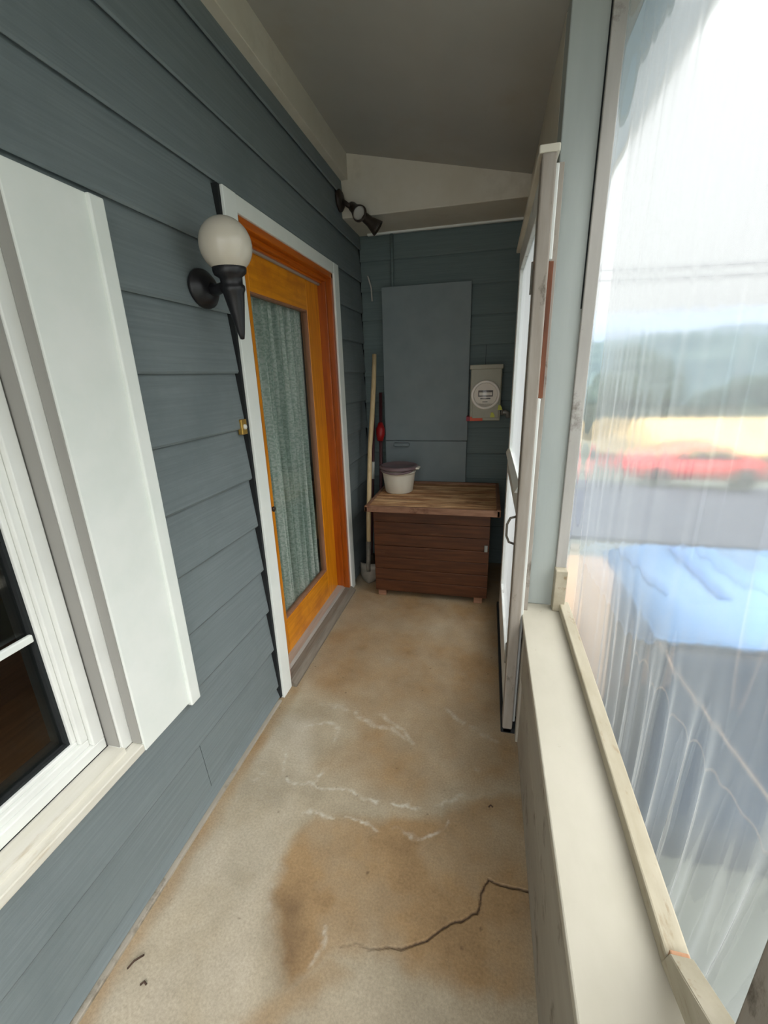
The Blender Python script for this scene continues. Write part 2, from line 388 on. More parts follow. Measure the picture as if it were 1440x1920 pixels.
def make_floor():
    xs = np.linspace(XL - .03, XR + .11, 300)
    ys = np.concatenate([np.linspace(YB, .28, 40)[:-1], np.linspace(.28, 2.0, 430), np.linspace(2.0, YF, 120)[1:]])
    X, Y = np.meshgrid(xs, ys, indexing='ij')
    P = np.stack([X.ravel(), Y.ravel()], 1)
    def nz(sc, seed):
        return np.array([noise.fractal(Vector((p[0] * sc + seed, p[1] * sc, seed * .37)), .8, 2.1, 4) for p in P])
    w1 = nz(9, 3.1); w2 = nz(9, 11.7); n3 = nz(4, 5.5); n4 = nz(26, 2.2)
    n5 = nz(38, 7.9); Q = P + .018 * np.stack([w1, w2], 1)
    Q2 = Q + .008 * np.stack([n4, n5], 1)
    def dist(poly, Pt):
        d = np.full(len(Pt), 9.0)
        for a, b in zip(poly, poly[1:]):
            a = np.array(a); b = np.array(b); ab = b - a
            t = np.clip(((Pt - a) @ ab) / max(ab @ ab, 1e-9), 0, 1)
            d = np.minimum(d, np.linalg.norm(Pt - (a + t[:, None] * ab), axis=1))
        return d
    def inside(poly, Pt):
        c = np.zeros(len(Pt), bool); x, y = Pt[:, 0], Pt[:, 1]
        n = len(poly)
        for i in range(n):
            x0, y0 = poly[i]; x1, y1 = poly[(i + 1) % n]
            cond = ((y0 > y) != (y1 > y)) & (x < (x1 - x0) * (y - y0) / (y1 - y0 + 1e-12) + x0)
            c ^= cond
        return c
    def soft(poly, w):
        d = dist(list(poly) + [poly[0]], Q)
        s = np.where(inside(poly, Q), d, -d)
        return smooth(-w, w, s)
    # brown, long-damp areas of the slab
    mid = [(-.56, 1.07), (-.36, 1.085), (-.27, 1.11), (-.10, 1.15), (.02, 1.26), (.2, 1.30), (.2, .72), (-.06, .70), (-.20, .72), (-.33, .70), (-.40, .655), (-.47, .60), (-.50, .66), (-.57, .75), (-.60, .86), (-.60, .98)]
    upper = [(-.58, 1.26), (-.42, 1.20), (-.2, 1.21), (-.05, 1.28), (.2, 1.36), (.2, 3.4), (-.9, 3.4), (-.9, 1.75), (-.62, 1.62), (-.52, 1.46)]
    strip = [(-.99, 1.9), (-.90, 1.9), (-.90, 1.0), (-.91, .5), (-.93, 0), (-.99, 0)]
    spill = [(-.36, .69), (-.30, .66), (-.43, .56), (-.5, .40), (-.62, .40), (-.52, .56), (-.42, .64)]
    R = np.maximum.reduce([soft(mid, .03) * .95, soft(upper, .08) * .75, soft(strip, .03) * .8, soft(spill, .025) * .7])
    R = np.clip(R * (.85 + .5 * n3) + .22 * np.clip(n3, 0, 1), 0, 1)
    dark = [(-.585, .80), (-.50, .80), (-.44, .70), (-.45, .62), (-.49, .62), (-.55, .70)]
    # white salt lines
    Gl = np.zeros(len(P))
    def line(poly, w, s, brk=.0):
        nonlocal Gl
        m = .9 * s * (1 - smooth(0, w * .85, dist(poly, Q2))) * np.clip(.75 + .9 * n5, .15, 1.2)
        if brk: m = m * smooth(-brk, brk, w1 + .1)
        Gl = np.maximum(Gl, m)
    line([(-.62, 1.46), (-.66, 1.49), (-.72, 1.475), (-.79, 1.40), (-.80, 1.30), (-.76, 1.20), (-.70, 1.17), (-.62, 1.20), (-.585, 1.26)], .018, .75)
    line([(-.60, 1.40), (-.60, 1.46), (-.66, 1.49)], .02, .4)
    line([(-.63, 1.20), (-.56, 1.17), (-.50, 1.18), (-.40, 1.165), (-.34, 1.165)], .012, .8)
    line([(-.28, 1.165), (-.20, 1.165), (-.12, 1.185)], .013, .85, .25)
    line([(-.12, 1.185), (-.05, 1.23), (0, 1.30), (.03, 1.38)], .016, .45, .4)
    line([(-.62, 1.06), (-.59, 1.085), (-.54, 1.085), (-.49, 1.075)], .012, .8)
    line([(-.44, 1.075), (-.36, 1.07), (-.33, 1.05)], .012, .8)
    line([(-.30, 1.06), (-.26, 1.085), (-.17, 1.07), (-.12, 1.09), (-.07, 1.14)], .013, .8, .3)
    line([(-.62, 1.06), (-.66, 1.0), (-.62, .9), (-.60, .8), (-.57, .72)], .03, .35, .5)
    line([(-.74, 1.60), (-.64, 1.60), (-.56, 1.58), (-.5, 1.55), (-.44, 1.52), (-.36, 1.52), (-.30, 1.47)], .03, .5, .35)
    line([(-.5, 1.60), (-.42, 1.60), (-.38, 1.56), (-.3, 1.52), (-.26, 1.46)], .022, .55, .3)
    line([(-.12, 1.68), (-.05, 1.62), (.03, 1.60), (.1, 1.54)], .03, .45, .35)
    line([(-.80, .665), (-.75, .665), (-.71, .64), (-.69, .60), (-.70, .57)], .012, .7, .3)
    line([(-.40, .76), (-.385, .72), (-.39, .69)], .011, .65)
    line([(-.39, .69), (-.44, .62), (-.50, .57), (-.57, .50)], .013, .6, .3)
    line([(-.52, .64), (-.53, .58), (-.54, .53)], .012, .6, .4)
    line([(-.80, 1.25), (-.84, 1.15), (-.80, 1.10), (-.70, 1.12)], .06, .4, .5)
    line([(-.88, 1.05), (-.78, .98), (-.74, .86), (-.80, .72)], .07, .30, .5)
    G = Gl * (.8 + .5 * n4)
    pale = [(-.90, 1.5), (-.74, 1.5), (-.62, 1.16), (-.64, 1.0), (-.60, .75), (-.52, .55), (-.7, .2), (-.95, .2), (-.92, .9)]
    pale2 = [(-.42, .55), (-.28, .66), (-.1, .66), (.2, .60), (.2, .2), (-.6, .2)]
    G = np.clip(np.maximum(G, .30 * soft(pale, .05) * (.7 + .9 * n3)) + .12 * soft(pale2, .05), 0, 1)
    # crack
    crack = [(.205, .975), (.14, .975), (.066, .982), (.045, .93), (.035, .885), (.0, .862), (-.04, .84), (-.076, .81), (-.105, .79), (-.14, .765), (-.17, .752), (-.22, .745), (-.26, .728), (-.30, .738), (-.34, .722)]
    Cd = dist(crack, P + .006 * np.stack([n4, w2], 1))
    fade = np.clip((P[:, 0] + .36) / .25, .25, 1)
    Cm = (1 - smooth(.0008, .0045, Cd)) * fade
    Cm = np.maximum(Cm, .42 * soft(dark, .05) * (.7 + .6 * n3))
    spots = np.array([noise.noise(Vector((p[0] * 55, p[1] * 55, 9))) for p in P])
    Cm = np.clip(np.maximum(Cm, .5 * smooth(.66, .78, spots)), 0, 1)
    Z = -.004 * (1 - smooth(.001, .006, Cd)) * fade
    nx, ny = len(xs), len(ys)
    verts = np.stack([P[:, 0], P[:, 1], Z], 1)
    idx = np.arange(nx * ny).reshape(nx, ny)
    faces = np.stack([idx[:-1, :-1], idx[1:, :-1], idx[1:, 1:], idx[:-1, 1:]], -1).reshape(-1, 4)
    me = bpy.data.meshes.new('floor'); me.from_pydata(verts.tolist(), [], faces.tolist())
    ca = me.color_attributes.new('wear', 'FLOAT_COLOR', 'POINT')
    ca.data.foreach_set('color', np.stack([np.clip(R, 0, 1), G, Cm, np.ones(len(P))], 1).ravel().astype(np.float32))
    me.materials.append(M['floor'])
    o = bpy.data.objects.new('floor', me); COL.objects.link(o)
    tag(o, 'stained tan concrete porch floor with a jagged crack', 'floor', kind='structure')
    sl = bpy.data.meshes.new('slab')
    bm = bmesh.new(); box(bm, XL - .2, XR + .15, YB, YF + .2, -.45, -.008); link('slab', bm, M['knee'], o)
make_floor()

# ------------------------------------------------------------------ lap siding
def cut(iv, a, b):
    r = []
    for s, e in iv:
        if b <= s or a >= e: r.append((s, e)); continue
        if a > s: r.append((s, a))
        if b < e: r.append((b, e))
    return r

def siding(bm, axis, face, out, lo, hi, courses, top, openings, joints=()):
    """courses: bottom heights. axis: 1 = boards run along y (face is x), 0 = boards run along x (face is y). out=+1/-1 facing direction"""
    cs = sorted(courses)
    for i, z0 in enumerate(cs):
        z1 = cs[i + 1] if i + 1 < len(cs) else top
        ztop = min(z1 + .012, top)
        za = z0
        bands = sorted({za, ztop} | {z for o in openings for z in (o[2], o[3]) if za < z < ztop})
        for b0, b1 in zip(bands, bands[1:]):
            iv = [(lo, hi)]
            zm = (b0 + b1) / 2
            for a, b, c, d in openings:
                if c < zm < d: iv = cut(iv, a, b)
            for jy, jc in joints:
                if jc == i: iv = cut(iv, jy - .0012, jy + .0012)
            f = lambda z: face - out * .018 * (z - z0) / (z1 - z0)
            for s, e in iv:
                ch = [(f(b0) - out * .004, b0), (f(b0), b0 + .007)] if b0 == za and b1 - b0 > .02 else [(f(b0), b0)]
                pts = ch + [(f(b1), b1), (face - out * .034, b1), (face - out * .034, b0)]
                if b0 == za and b1 - b0 > .05:      # slot under the lap
                    pts += [(face - out * .0205, b0), (face - out * .0205, b0 + .020), (face - out * .0065, b0 + .020), (face - out * .0065, b0)]
                prism(bm, pts, axis, s, e)

def wall_left():
    bm = bmesh.new()
    courses = [2.0 + EXPO * k for k in range(-9, 5)]
    courses = [.012] + [z for z in courses if z > .05]
    W = (-.80, 1.044, .497, 1.983); D = (1.585, 2.862, -1, 2.209)
    siding(bm, 1, XL, 1, YB, YF, courses, 2.93, [W, D], joints=[(1.03, 1), (.02, 12), (-.2, 6), (.62, 13)])
    link('wall_left', bm, M['siding'])
    o = bpy.data.objects['wall_left']
    tag(o, 'blue-grey lap siding wall with window and wooden door', 'wall', kind='structure')
    bm = bmesh.new()     # sheathing behind the boards, with the two openings
    x0, x1 = -1.11, XL - .030
    for (a, b, c, d) in ((YB, -.75, -.3, 2.95), (.80, 1.66, -.3, 2.95), (2.79, YF + .1, -.3, 2.95), (-.75, .80, -.3, .53), (-.75, .80, 1.95, 2.95), (1.66, 2.79, 2.17, 2.95), (1.66, 2.79, -.3, -.005)):
        box(bm, x0, x1, a, b, c, d)
    link('sheathing', bm, M['seam'], o)
    bm = bmesh.new(); box(bm, XL - .03, XL + .005, 1.588, 1.604, .012, 2.207); link('shadow_gap', bm, M['seam'], o)
    bm = bmesh.new(); box(bm, XL - .03, XL + .012, YB, 1.58, -.004, .010, .002); link('base_ledge', bm, M['knee'], o)
wall_left()

def wall_far():
    bm = bmesh.new()
    courses = [2.351 - .2025 * k for k in range(0, 13)] + [2.56]
    courses = [c for c in courses if c > -.1]
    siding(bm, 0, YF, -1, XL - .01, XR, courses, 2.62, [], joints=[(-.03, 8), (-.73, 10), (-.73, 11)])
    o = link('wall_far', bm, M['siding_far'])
    tag(o, 'shaded dark blue-grey siding wall at the end of the porch', 'wall', kind='structure')
    bm = bmesh.new(); box(bm, XL - .15, XR + .2, YF + .03, YF + .12, -.3, 2.95); link('sheathing', bm, M['seam'], o)
wall_far()

# ------------------------------------------------------------------ ceiling, frieze, end beam, header
def ceiling():
    bm = bmesh.new()
    pts = [(-1.05, 2.892), (.575, 2.549), (.575, 2.63), (-1.05, 2.97)]
    prism(bm, pts, 1, YB, YF + .1)
    o = link('ceiling', bm, M['ceiling'])
    bm = bmesh.new(); prism(bm, [(.40, 2.581), (.573, 2.5445), (.573, 2.552), (.40, 2.588)], 1, YB, YF + .1)
    link('soffit', bm, surf('pale_blue_soffit_paint', lin(186, 209, 226), None, .7, bump=0), o)
    bm = bmesh.new(); box(bm, .573, .595, YB, YF + .1, 2.535, 2.68, .003); link('fascia', bm, M['white'], o)
    tag(o, 'sloping off-white painted porch ceiling', 'ceiling', kind='structure')
    bm = bmesh.new(); box(bm, XL - .03, -.920, YB, 3.07, 2.725, 2.95, .003)
    tag(link('trim_1', bm, M['cream']), 'cream frieze board along the top of the siding', 'trim', kind='structure')
    bm = bmesh.new(); box(bm, XL - .02, XR + .02, 3.06, YF + .02, 2.520, 2.95, .006)
    o = link('trim_2', bm, M['cream'])
    tag(o, 'cream boxed beam across the far end of the ceiling', 'beam', kind='structure')
    bm = bmesh.new(); box(bm, XL + .06, XR, YF - .03, YF - .004, 2.508, 2.523, .003); link('moulding', bm, M['white'], o)
    bm = bmesh.new(); box(bm, .19, .345, YB, 1.74, 2.60, 2.75, .004); box(bm, .19, .30, 1.865, YF + .1, 2.218, 2.75, .004)
    box(bm, .19, .30, 2.73, YF + .1, -.1, 2.3)
    tag(link('wall_right', bm, M['cream']), 'cream header above the old white door and the plastic sheet', 'wall', kind='structure')
ceiling()

# ------------------------------------------------------------------ window on the left wall
def window():
    w = thing('window_1', (XL, 0, .5), 'white vinyl window with muntins and a wide white side board', 'window', kind='structure')
    v = M['vinyl']
    # wide flat side board and its raised outer strip
    mk_box('side_board', M['white'], w, XL - .12, XL + .010, .797, .998, .503, 1.982, .002)
    mk_box('side_board', M['white'], w, XL - .12, XL + .010, -.79, -.59, .503, 1.982, .002)
    mk_box('edge_strip', M['white'], w, XL - .03, XL + .020, .996, 1.042, .492, 1.982, .004)
    # main frame, sash and gaskets: nested rings, each one step further in; the lower members are broader sill steps
    fr, sl, sa, ga = bmesh.new(), bmesh.new(), bmesh.new(), bmesh.new()
    a, b, c, d = -.590, .797, .503, 1.968
    for x, wd, xb, wb, sd, bt in ((-.030, .036, .008, .026, fr, sl), (-.034, .003, -.020, .016, fr, sl), (-.080, .006, -.076, .006, ga, ga),
                                  (-.072, .034, -.072, .034, sa, sa), (-.086, .022, -.086, .022, sa, sa), (-.097, .013, -.097, .013, sa, sa), (-.106, .008, -.106, .008, ga, ga)):
        bv = .003 if wd > .01 else 0
        box(sd, XL - .16, XL + x, b - wd, b, c + wb, d - wd, bv); box(sd, XL - .16, XL + x, a, a + wd, c + wb, d - wd, bv)
        box(sd, XL - .16, XL + x, a, b, d - wd, d, bv); box(bt, XL - .16, XL + xb, a, b, c, c + wb, bv)
        a += wd; b -= wd; c += wb; d -= wd
    link('frame', fr, v, w); link('sill', sl, M['sillwhite'], w); link('sash', sa, v, w); link('gasket', ga, M['seam'], w)
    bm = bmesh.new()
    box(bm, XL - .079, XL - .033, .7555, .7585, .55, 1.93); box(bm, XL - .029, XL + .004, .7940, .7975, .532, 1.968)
    link('track_shade', bm, surf('painted_shade_grey', lin(150, 148, 142), None, .5, bump=0), w)  # grey strips: shade on the frame's side walls, put into the colour
    bm = bmesh.new()
    for yy in (.475, .25, .02, -.21): box(bm, XL - .112, XL - .100, yy - .010, yy + .010, c, d, .003)
    for zz in (.962, 1.24, 1.52): box(bm, XL - .112, XL - .100, a, b, zz - .010, zz + .010, .003)
    link('muntin', bm, M['white'], w)
    bm = bmesh.new(); box(bm, XL - .124, XL - .118, a, b, c, d); link('pane', bm, M['glass'], w)
    # dim room behind the glass
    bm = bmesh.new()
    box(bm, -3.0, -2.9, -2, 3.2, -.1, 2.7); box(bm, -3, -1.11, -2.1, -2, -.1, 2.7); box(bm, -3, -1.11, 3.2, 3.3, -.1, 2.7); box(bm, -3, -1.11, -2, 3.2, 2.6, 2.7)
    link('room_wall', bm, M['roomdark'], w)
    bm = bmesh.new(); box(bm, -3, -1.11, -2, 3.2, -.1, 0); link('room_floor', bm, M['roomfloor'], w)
window()

# ------------------------------------------------------------------ orange wooden door
def front_door():
    d = thing('door_1', (-1.0, 2.22, 0), 'varnished orange wooden door with full glass pane in left wall', 'door', kind='structure')
    W = M['white']
    mk_box('casing', W, d, XL - .03, XL + .016, 1.603, 1.690, .0, 2.207, .003)
    mk_box('casing', W, d, XL - .03, XL + .016, 2.762, 2.848, .0, 2.207, .003)
    mk_box('casing', W, d, XL - .03, XL + .014, 1.690, 2.762, 2.146, 2.207, .003)
    def jamb(y0, y1, y2, sgn):
        bm = bmesh.new()
        box(bm, -1.11, XL + .004, min(y0, y1), max(y0, y1), .0, 2.145, .004)
        box(bm, -1.11, XL - .030, min(y1, y2), max(y1, y2), .04, 2.118, .003)
        link('jamb', bm, M['jambwood'], d)
    jamb(1.676, 1.716, 1.728, 1); jamb(2.774, 2.734, 2.716, -1)
    bm = bmesh.new()
    box(bm, -1.11, XL + .004, 1.690, 2.762, 2.116, 2.147, .004)
    box(bm, -1.11, XL - .028, 1.716, 2.734, 2.098, 2.118, .003)
    box(bm, -1.11, XL - .052, 1.716, 2.734, 2.088, 2.100, .003)
    link('head_jamb', bm, M['jambwood_h'], d)
    mk_box('weather_strip', M['alu'], d, XL - .080, XL - .066, 1.73, 2.72, 2.078, 2.090, .002)
    x0, x1 = -1.085, -1.040
    mk_box('stile', M['orange'], d, x0, x1, 1.724, 1.895, .055, 2.085, .004)
    mk_box('stile', M['orange'], d, x0, x1, 2.535, 2.722, .055, 2.085, .004)
    mk_box('rail', M['orange_h'], d, x0, x1, 1.895, 2.535, 1.920, 2.085, .004)
    mk_box('rail', M['orange_h'], d, x0, x1, 1.895, 2.535, .055, .262, .004)
    bm = bmesh.new()
    for (a, b, c, e) in ((1.890, 1.904, .257, 1.925), (2.526, 2.540, .257, 1.925), (1.890, 2.540, .257, .271), (1.890, 2.540, 1.911, 1.925)):
        box(bm, x0 + .005, x1 - .004, a, b, c, e, .004)
    link('glazing_bead', bm, M['bead'], d)
    mk_box('pane', M['glass'], d, -1.066, -1.061, 1.90, 2.53, .27, 1.915, 0)
    # threshold: worn wooden sill with a metal strip
    bm = bmesh.new(); prism(bm, [(-1.11, -.002), (-.915, -.002), (-.915, .012), (-.945, .034), (-1.11, .044)], 1, 1.690, 2.762)
    link('threshold', bm, M['threshold'], d)
    bm = bmesh.new(); prism(bm, [(-1.11, .043), (-.985, .037), (-.995, .056), (-1.11, .058)], 1, 1.722, 2.728)
    link('threshold_strip', bm, M['alu'], d)
    bm = bmesh.new()
    lathe(bm, [(0, 0), (.018, 0), (.018, .004), (.007, .007), (.007, .014), (.013, .019), (.014, .025), (.009, .030), (0, .031)], align((-1.04, 1.845, .93), (1, 0, 0)), 20)
    link('knob', bm, M['bronze'], d, True)
    cb = bmesh.new()
    ny, nz = 150, 40
    vs = []
    for i in range(ny + 1):
        y = 1.86 + (2.57 - 1.86) * i / ny
        ph = 16 * 2 * PI * i / ny / 1.55
        row = []
        for k in range(nz + 1):
            z = .22 + (1.96 - .22) * k / nz
            wv = math.sin(ph * 1.05 + .9 * math.sin(i * .11) + .3 * math.sin(z * 2.1))
            a = .026 * (abs(wv) ** .6) * (1 if wv > 0 else -1) + .006 * math.sin(ph * 1.9 + 1.2 * z) + .004 * noise.noise(Vector((y * 9, z * 2, 0)))
            row.append(cb.verts.new((-1.122 + a, y, z)))
        vs.append(row)
    for i in range(ny):
        for k in range(nz):
            cb.faces.new((vs[i][k], vs[i + 1][k], vs[i + 1][k + 1], vs[i][k + 1]))
    tag(link('curtain', cb, M['curtain'], None, True), 'grey-green lace curtain hanging in folds behind the door glass', 'curtain')
front_door()

# ------------------------------------------------------------------ right side: knee wall, sill, rails, post, stile
def right_side():
    bm = bmesh.new()
    box(bm, .200, .33, YB, 1.86, -.3, .562)
    o = tag(link('wall_knee', bm, M['knee']), 'low worn painted knee wall under the white sill', 'wall', kind='structure')
    mk_box('apron', M['knee'], o, .182, .206, YB, 1.60, .335, .548, .003)
    mk_box('lower_board', M['knee'], o, .189, .206, YB, 1.555, .0, .305, .004)
    mk_box('cap_strip', M['knee'], o, .184, .206, YB, 1.60, .548, .563, .002)
    mk_box('end_board', M['knee'], o, .180, .204, 1.555, 1.60, .0, .545, .003)
    bm = bmesh.new(); box(bm, .176, .369, YB, 1.745, .560, .586, .004)
    tag(link('trim_3', bm, M['sill']), 'broad cream window sill on top of the knee wall', 'sill', kind='structure')
    bm = bmesh.new(); box(bm, .327, .366, .535, 1.715, .586, .622, .004)
    tag(link('trim_4', bm, M['rail']), 'weathered cream rail along the outer edge of the sill', 'trim', kind='structure')
    bm = bmesh.new(); box(bm, .300, .346, 1.690, 1.742, .586, .772, .004)
    tag(link('corner_block', bm, M['rail']), 'short cream wooden block at the foot of the blue-grey post', 'block')
    bm = bmesh.new(); box(bm, .190, .305, 1.744, 1.86, .584, 2.62, .004)
    tag(link('post', bm, M['post'], None), 'square pale blue-grey post standing on the sill', 'post')
    bm = bmesh.new(); box(bm, .303, .344, 1.728, 1.80, .770, 2.62, .003)
    o = tag(link('trim_5', bm, M['stile']), 'grey weathered stile between the post and plastic sheet', 'trim', kind='structure')
    mk_box('caulk_gap', M['seam'], o, .299, .307, 1.741, 1.75, 1.75, 2.62, 0)
    # loose raised board near the viewer, lifted at its near end
    bm = bmesh.new()
    pts = [(.545, .588), (.385, .640), (.30, .676), (.30, .772), (.385, .732), (.53, .640)]
    prism(bm, [(y, z) for y, z in pts], 0, .326, .362)
    bmesh.ops.bevel(bm, geom=bm.edges[:], offset=.002, segments=1, affect='EDGES')
    o = tag(link('loose_board', bm, M['rail']), 'short cream board tilted up off the near end of the sill rail', 'board')
    mk_box('split_end', surf('bare_split_wood', lin(172, 128, 96), lin(190, 150, 118), .8, (60, 20, 60), 5, .4), o, .330, .360, .524, .540, .618, .634, .003)
    bm = bmesh.new(); box(bm, .338, .372, .26, .405, .586, 2.62, .004)
    tag(link('trim_6', bm, M['jamb_old']), 'brown-grey stile at the near end of the plastic sheet', 'trim', kind='structure')
right_side()

def plastic():
    bm = bmesh.new()
    ny, nz = 330, 170
    y0, y1, z0, z1 = -1.2, 1.79, .420, 2.585
    vs = []
    for i in range(ny + 1):
        y = y0 + (y1 - y0) * i / ny
        row = []
        for k in range(nz + 1):
            z = z0 + (z1 - z0) * k / nz
            low = min(1, max(0, (1.12 - z) / .5)); low = low * low * (3 - 2 * low)
            near = min(1, max(0, (1.35 - y) / .4))
            edge = min(1, max(0, (y1 - y) / .05))
            fan = y - .22 * (1.1 - z) * (1 - y)            # folds gather towards the lower corner
            a = .009 * low * near * (math.sin(fan * 62 + 1.3 * math.sin(fan * 17)) + .5 * math.sin(fan * 113 + 2))
            a += .003 * noise.noise(Vector((y * 22, z * 1.3, 3))) + .006 * noise.noise(Vector((y * 3, z * 1.0, 8)))
            tk = min(1, max(0, (1.750 - y) / .045)); tk = tk * tk * (3 - 2 * tk)
            row.append(bm.verts.new((.350 + tk * (.026 + a + .008 * low + .006), y, z)))
        vs.append(row)
    for i in range(ny):
        for k in range(nz):
            bm.faces.new((vs[i][k], vs[i + 1][k], vs[i + 1][k + 1], vs[i][k + 1]))
    o = link('hanging_plastic_sheet', bm, M['film'], None, True)
    sm = o.modifiers.new('thickness', 'SOLIDIFY'); sm.thickness = .0012; sm.offset = 0; sm.use_rim = False
    tag(o, 'large milky plastic sheet stretched over the open right side', 'plastic sheet')
plastic()

# ------------------------------------------------------------------ old white screen door on the right
def screen_door():
    d = thing('door_2', (.15, 2.15, 0), 'old white peeling screen door seen edge-on in right wall', 'door', kind='structure')
    ow, jo = M['oldwhite'], M['jamb_old']
    mk_box('jamb', jo, d, .126, .168, 1.600, 1.672, .0, 2.164, .005)
    mk_box('jamb', jo, d, .150, .200, 2.690, 2.740, .0, 2.168, .004)
    mk_box('head_casing', M['cream'], d, .116, .176, 1.600, 2.760, 2.164, 2.186, .004)
    mk_box('stop_strip', ow, d, .168, .181, 1.640, 1.675, 1.890, 2.150, .003)
    mk_box('stop_strip', ow, d, .168, .181, 1.640, 1.675, .03, 1.455, .003)
    mk_box('jamb', jo, d, .160, .200, 1.678, 1.704, .0, 2.164, .002)
    mk_box('bare_strip', M['brownwood'], d, .168, .190, 1.664, 1.682, 1.455, 1.890, .002)
    a, b, x0, x1 = 1.676, 2.686, .132, .166
    mk_box('stile', ow, d, x0, x1, a, a + .09, .035, 2.150, .004)
    mk_box('stile', ow, d, x0, x1, b - .09, b, .035, 2.150, .004)
    for z0, z1 in ((.035, .24), (.98, 1.10), (2.05, 2.150)):
        mk_box('rail', ow, d, x0, x1, a + .09, b - .09, z0, z1, .004)
    bm = bmesh.new(); prism(bm, [(x0 - .014, 1.085), (x0 + .004, 1.12), (x0 + .004, 1.085)], 1, a + .05, b - .02)
    link('ledge', bm, M['white'], d)
    bm = bmesh.new(); box(bm, .148, .151, a + .08, b - .08, 1.09, 2.06); link('pane', bm, M['doorfilm'], d)
    bm = bmesh.new(); box(bm, .146, .152, a + .08, b - .08, .23, .99); link('lower_panel', bm, M['doorfilm'], d)
    bm = bmesh.new()
    tube(bm, [(x0, 1.725, .865), (x0 - .022, 1.725, .872), (x0 - .034, 1.725, .90), (x0 - .034, 1.725, .95), (x0 - .022, 1.725, .978), (x0, 1.725, .985)], .005, 10)
    link('pull_handle', bm, M['steel'], d, True)
    for zz in (.32, 1.80):
        bm = bmesh.new(); box(bm, x0 - .006, x0 + .002, 1.655, 1.70, zz, zz + .09, .002); tube(bm, [(x0 - .006, 1.676, zz - .004), (x0 - .006, 1.676, zz + .094)], .006, 10)
        link('hinge', bm, M['steel'], d)
    bm = bmesh.new(); box(bm, .12, .20, 1.60, 2.74, -.002, .026, .003); link('threshold', bm, M['seam'], d)
screen_door()

# ------------------------------------------------------------------ globe sconce
def sconce():
    c = Vector((-.83, 1.39, 1.955))
    s = thing('wall_sconce', (XL, 1.45, 1.80), 'black torch wall sconce with a white opal globe beside orange door', 'wall lamp')
    bm = bmesh.new()
    lathe(bm, [(0, 0), (.058, 0), (.062, .006), (.060, .016), (.050, .022), (.046, .030), (.030, .040), (0, .044)], align((XL - .004, 1.425, 1.845), (1, 0, 0)), 40, 1.25, 1.0)
    link('back_plate', bm, M['black'], s, True)
    bm = bmesh.new()
    tube(bm, [(XL + .03, 1.425, 1.845), (XL + .055, 1.42, 1.838), (XL + .085, 1.41, 1.842), (c.x, 1.397, 1.852)], [.020, .017, .016, .018], 16)
    link('arm', bm, M['black'], s, True)
    tilt = align((c.x, c.y + .004, c.z - .065), (0, -.14, 1))
    bm = bmesh.new()
    lathe(bm, [(0, -.212), (.007, -.210), (.011, -.195), (.015, -.175), (.027, -.11), (.034, -.07), (.039, -.062), (.039, -.05), (.034, -.045), (.036, -.025), (.050, -.016), (.053, -.006), (.053, .008), (.048, .012), (0, .012)], tilt, 40)
    link('torch_holder', bm, M['black'], s, True)
    bm = bmesh.new()
    bmesh.ops.create_uvsphere(bm, u_segments=48, v_segments=28, radius=.081, matrix=Matrix.Translation(c))
    link('globe', bm, M['globe'], s, True)
sconce()

def doorbell():
    b = thing('doorbell', (XL, 1.565, 1.36), 'small brass doorbell button on the siding beside white casing', 'doorbell')
    mk_box('plate', M['brass'], b, XL - .012, XL + .008, 1.545, 1.583, 1.338, 1.398, .003)
    bm = bmesh.new(); lathe(bm, [(0, 0), (.011, 0), (.010, .006), (.006, .009), (0, .010)], align((XL + .007, 1.564, 1.368), (1, 0, 0)), 20)
    link('button', bm, M['label'], b, True)
doorbell()

# ------------------------------------------------------------------ flood lamps in the corner
def flood():
    f = thing('floodlight', (XL, 3.02, 2.6), 'dark bronze twin floodlight high in the corner under the beam', 'floodlight')
    bm = bmesh.new(); lathe(bm, [(0, 0), (.060, 0), (.060, .014), (.045, .026), (0, .03)], align((XL - .008, 3.00, 2.600), (1, 0, 0)), 28)
    link('mount_plate', bm, M['bronze'], f, True)
    bm = bmesh.new(); tube(bm, [(XL + .01, 3.00, 2.600), (XL + .05, 3.01, 2.572), (XL + .09, 3.02, 2.545), (XL + .15, 3.03, 2.490)], .014, 12)
    link('arm', bm, M['bronze'], f, True)
    for p, dr in (((XL + .085, 3.015, 2.555), (.55, -.55, -.55)), ((XL + .165, 3.03, 2.490), (.75, .15, -.6))):
        Mx = align(p, dr)
        bm = bmesh.new(); lathe(bm, [(0, -.045), (.022, -.042), (.028, -.02), (.030, .02), (.046, .075), (.048, .085), (.042, .085), (.040, .07), (0, .068)], Mx, 28)
        h = link('lamp_head', bm, M['bronze'], f, True)
        bm = bmesh.new(); lathe(bm, [(0, .078), (.030, .076), (.041, .070), (.041, .066), (0, .066)], Mx, 28)
        link('lens', bm, M['lampface'], h, True)
flood()

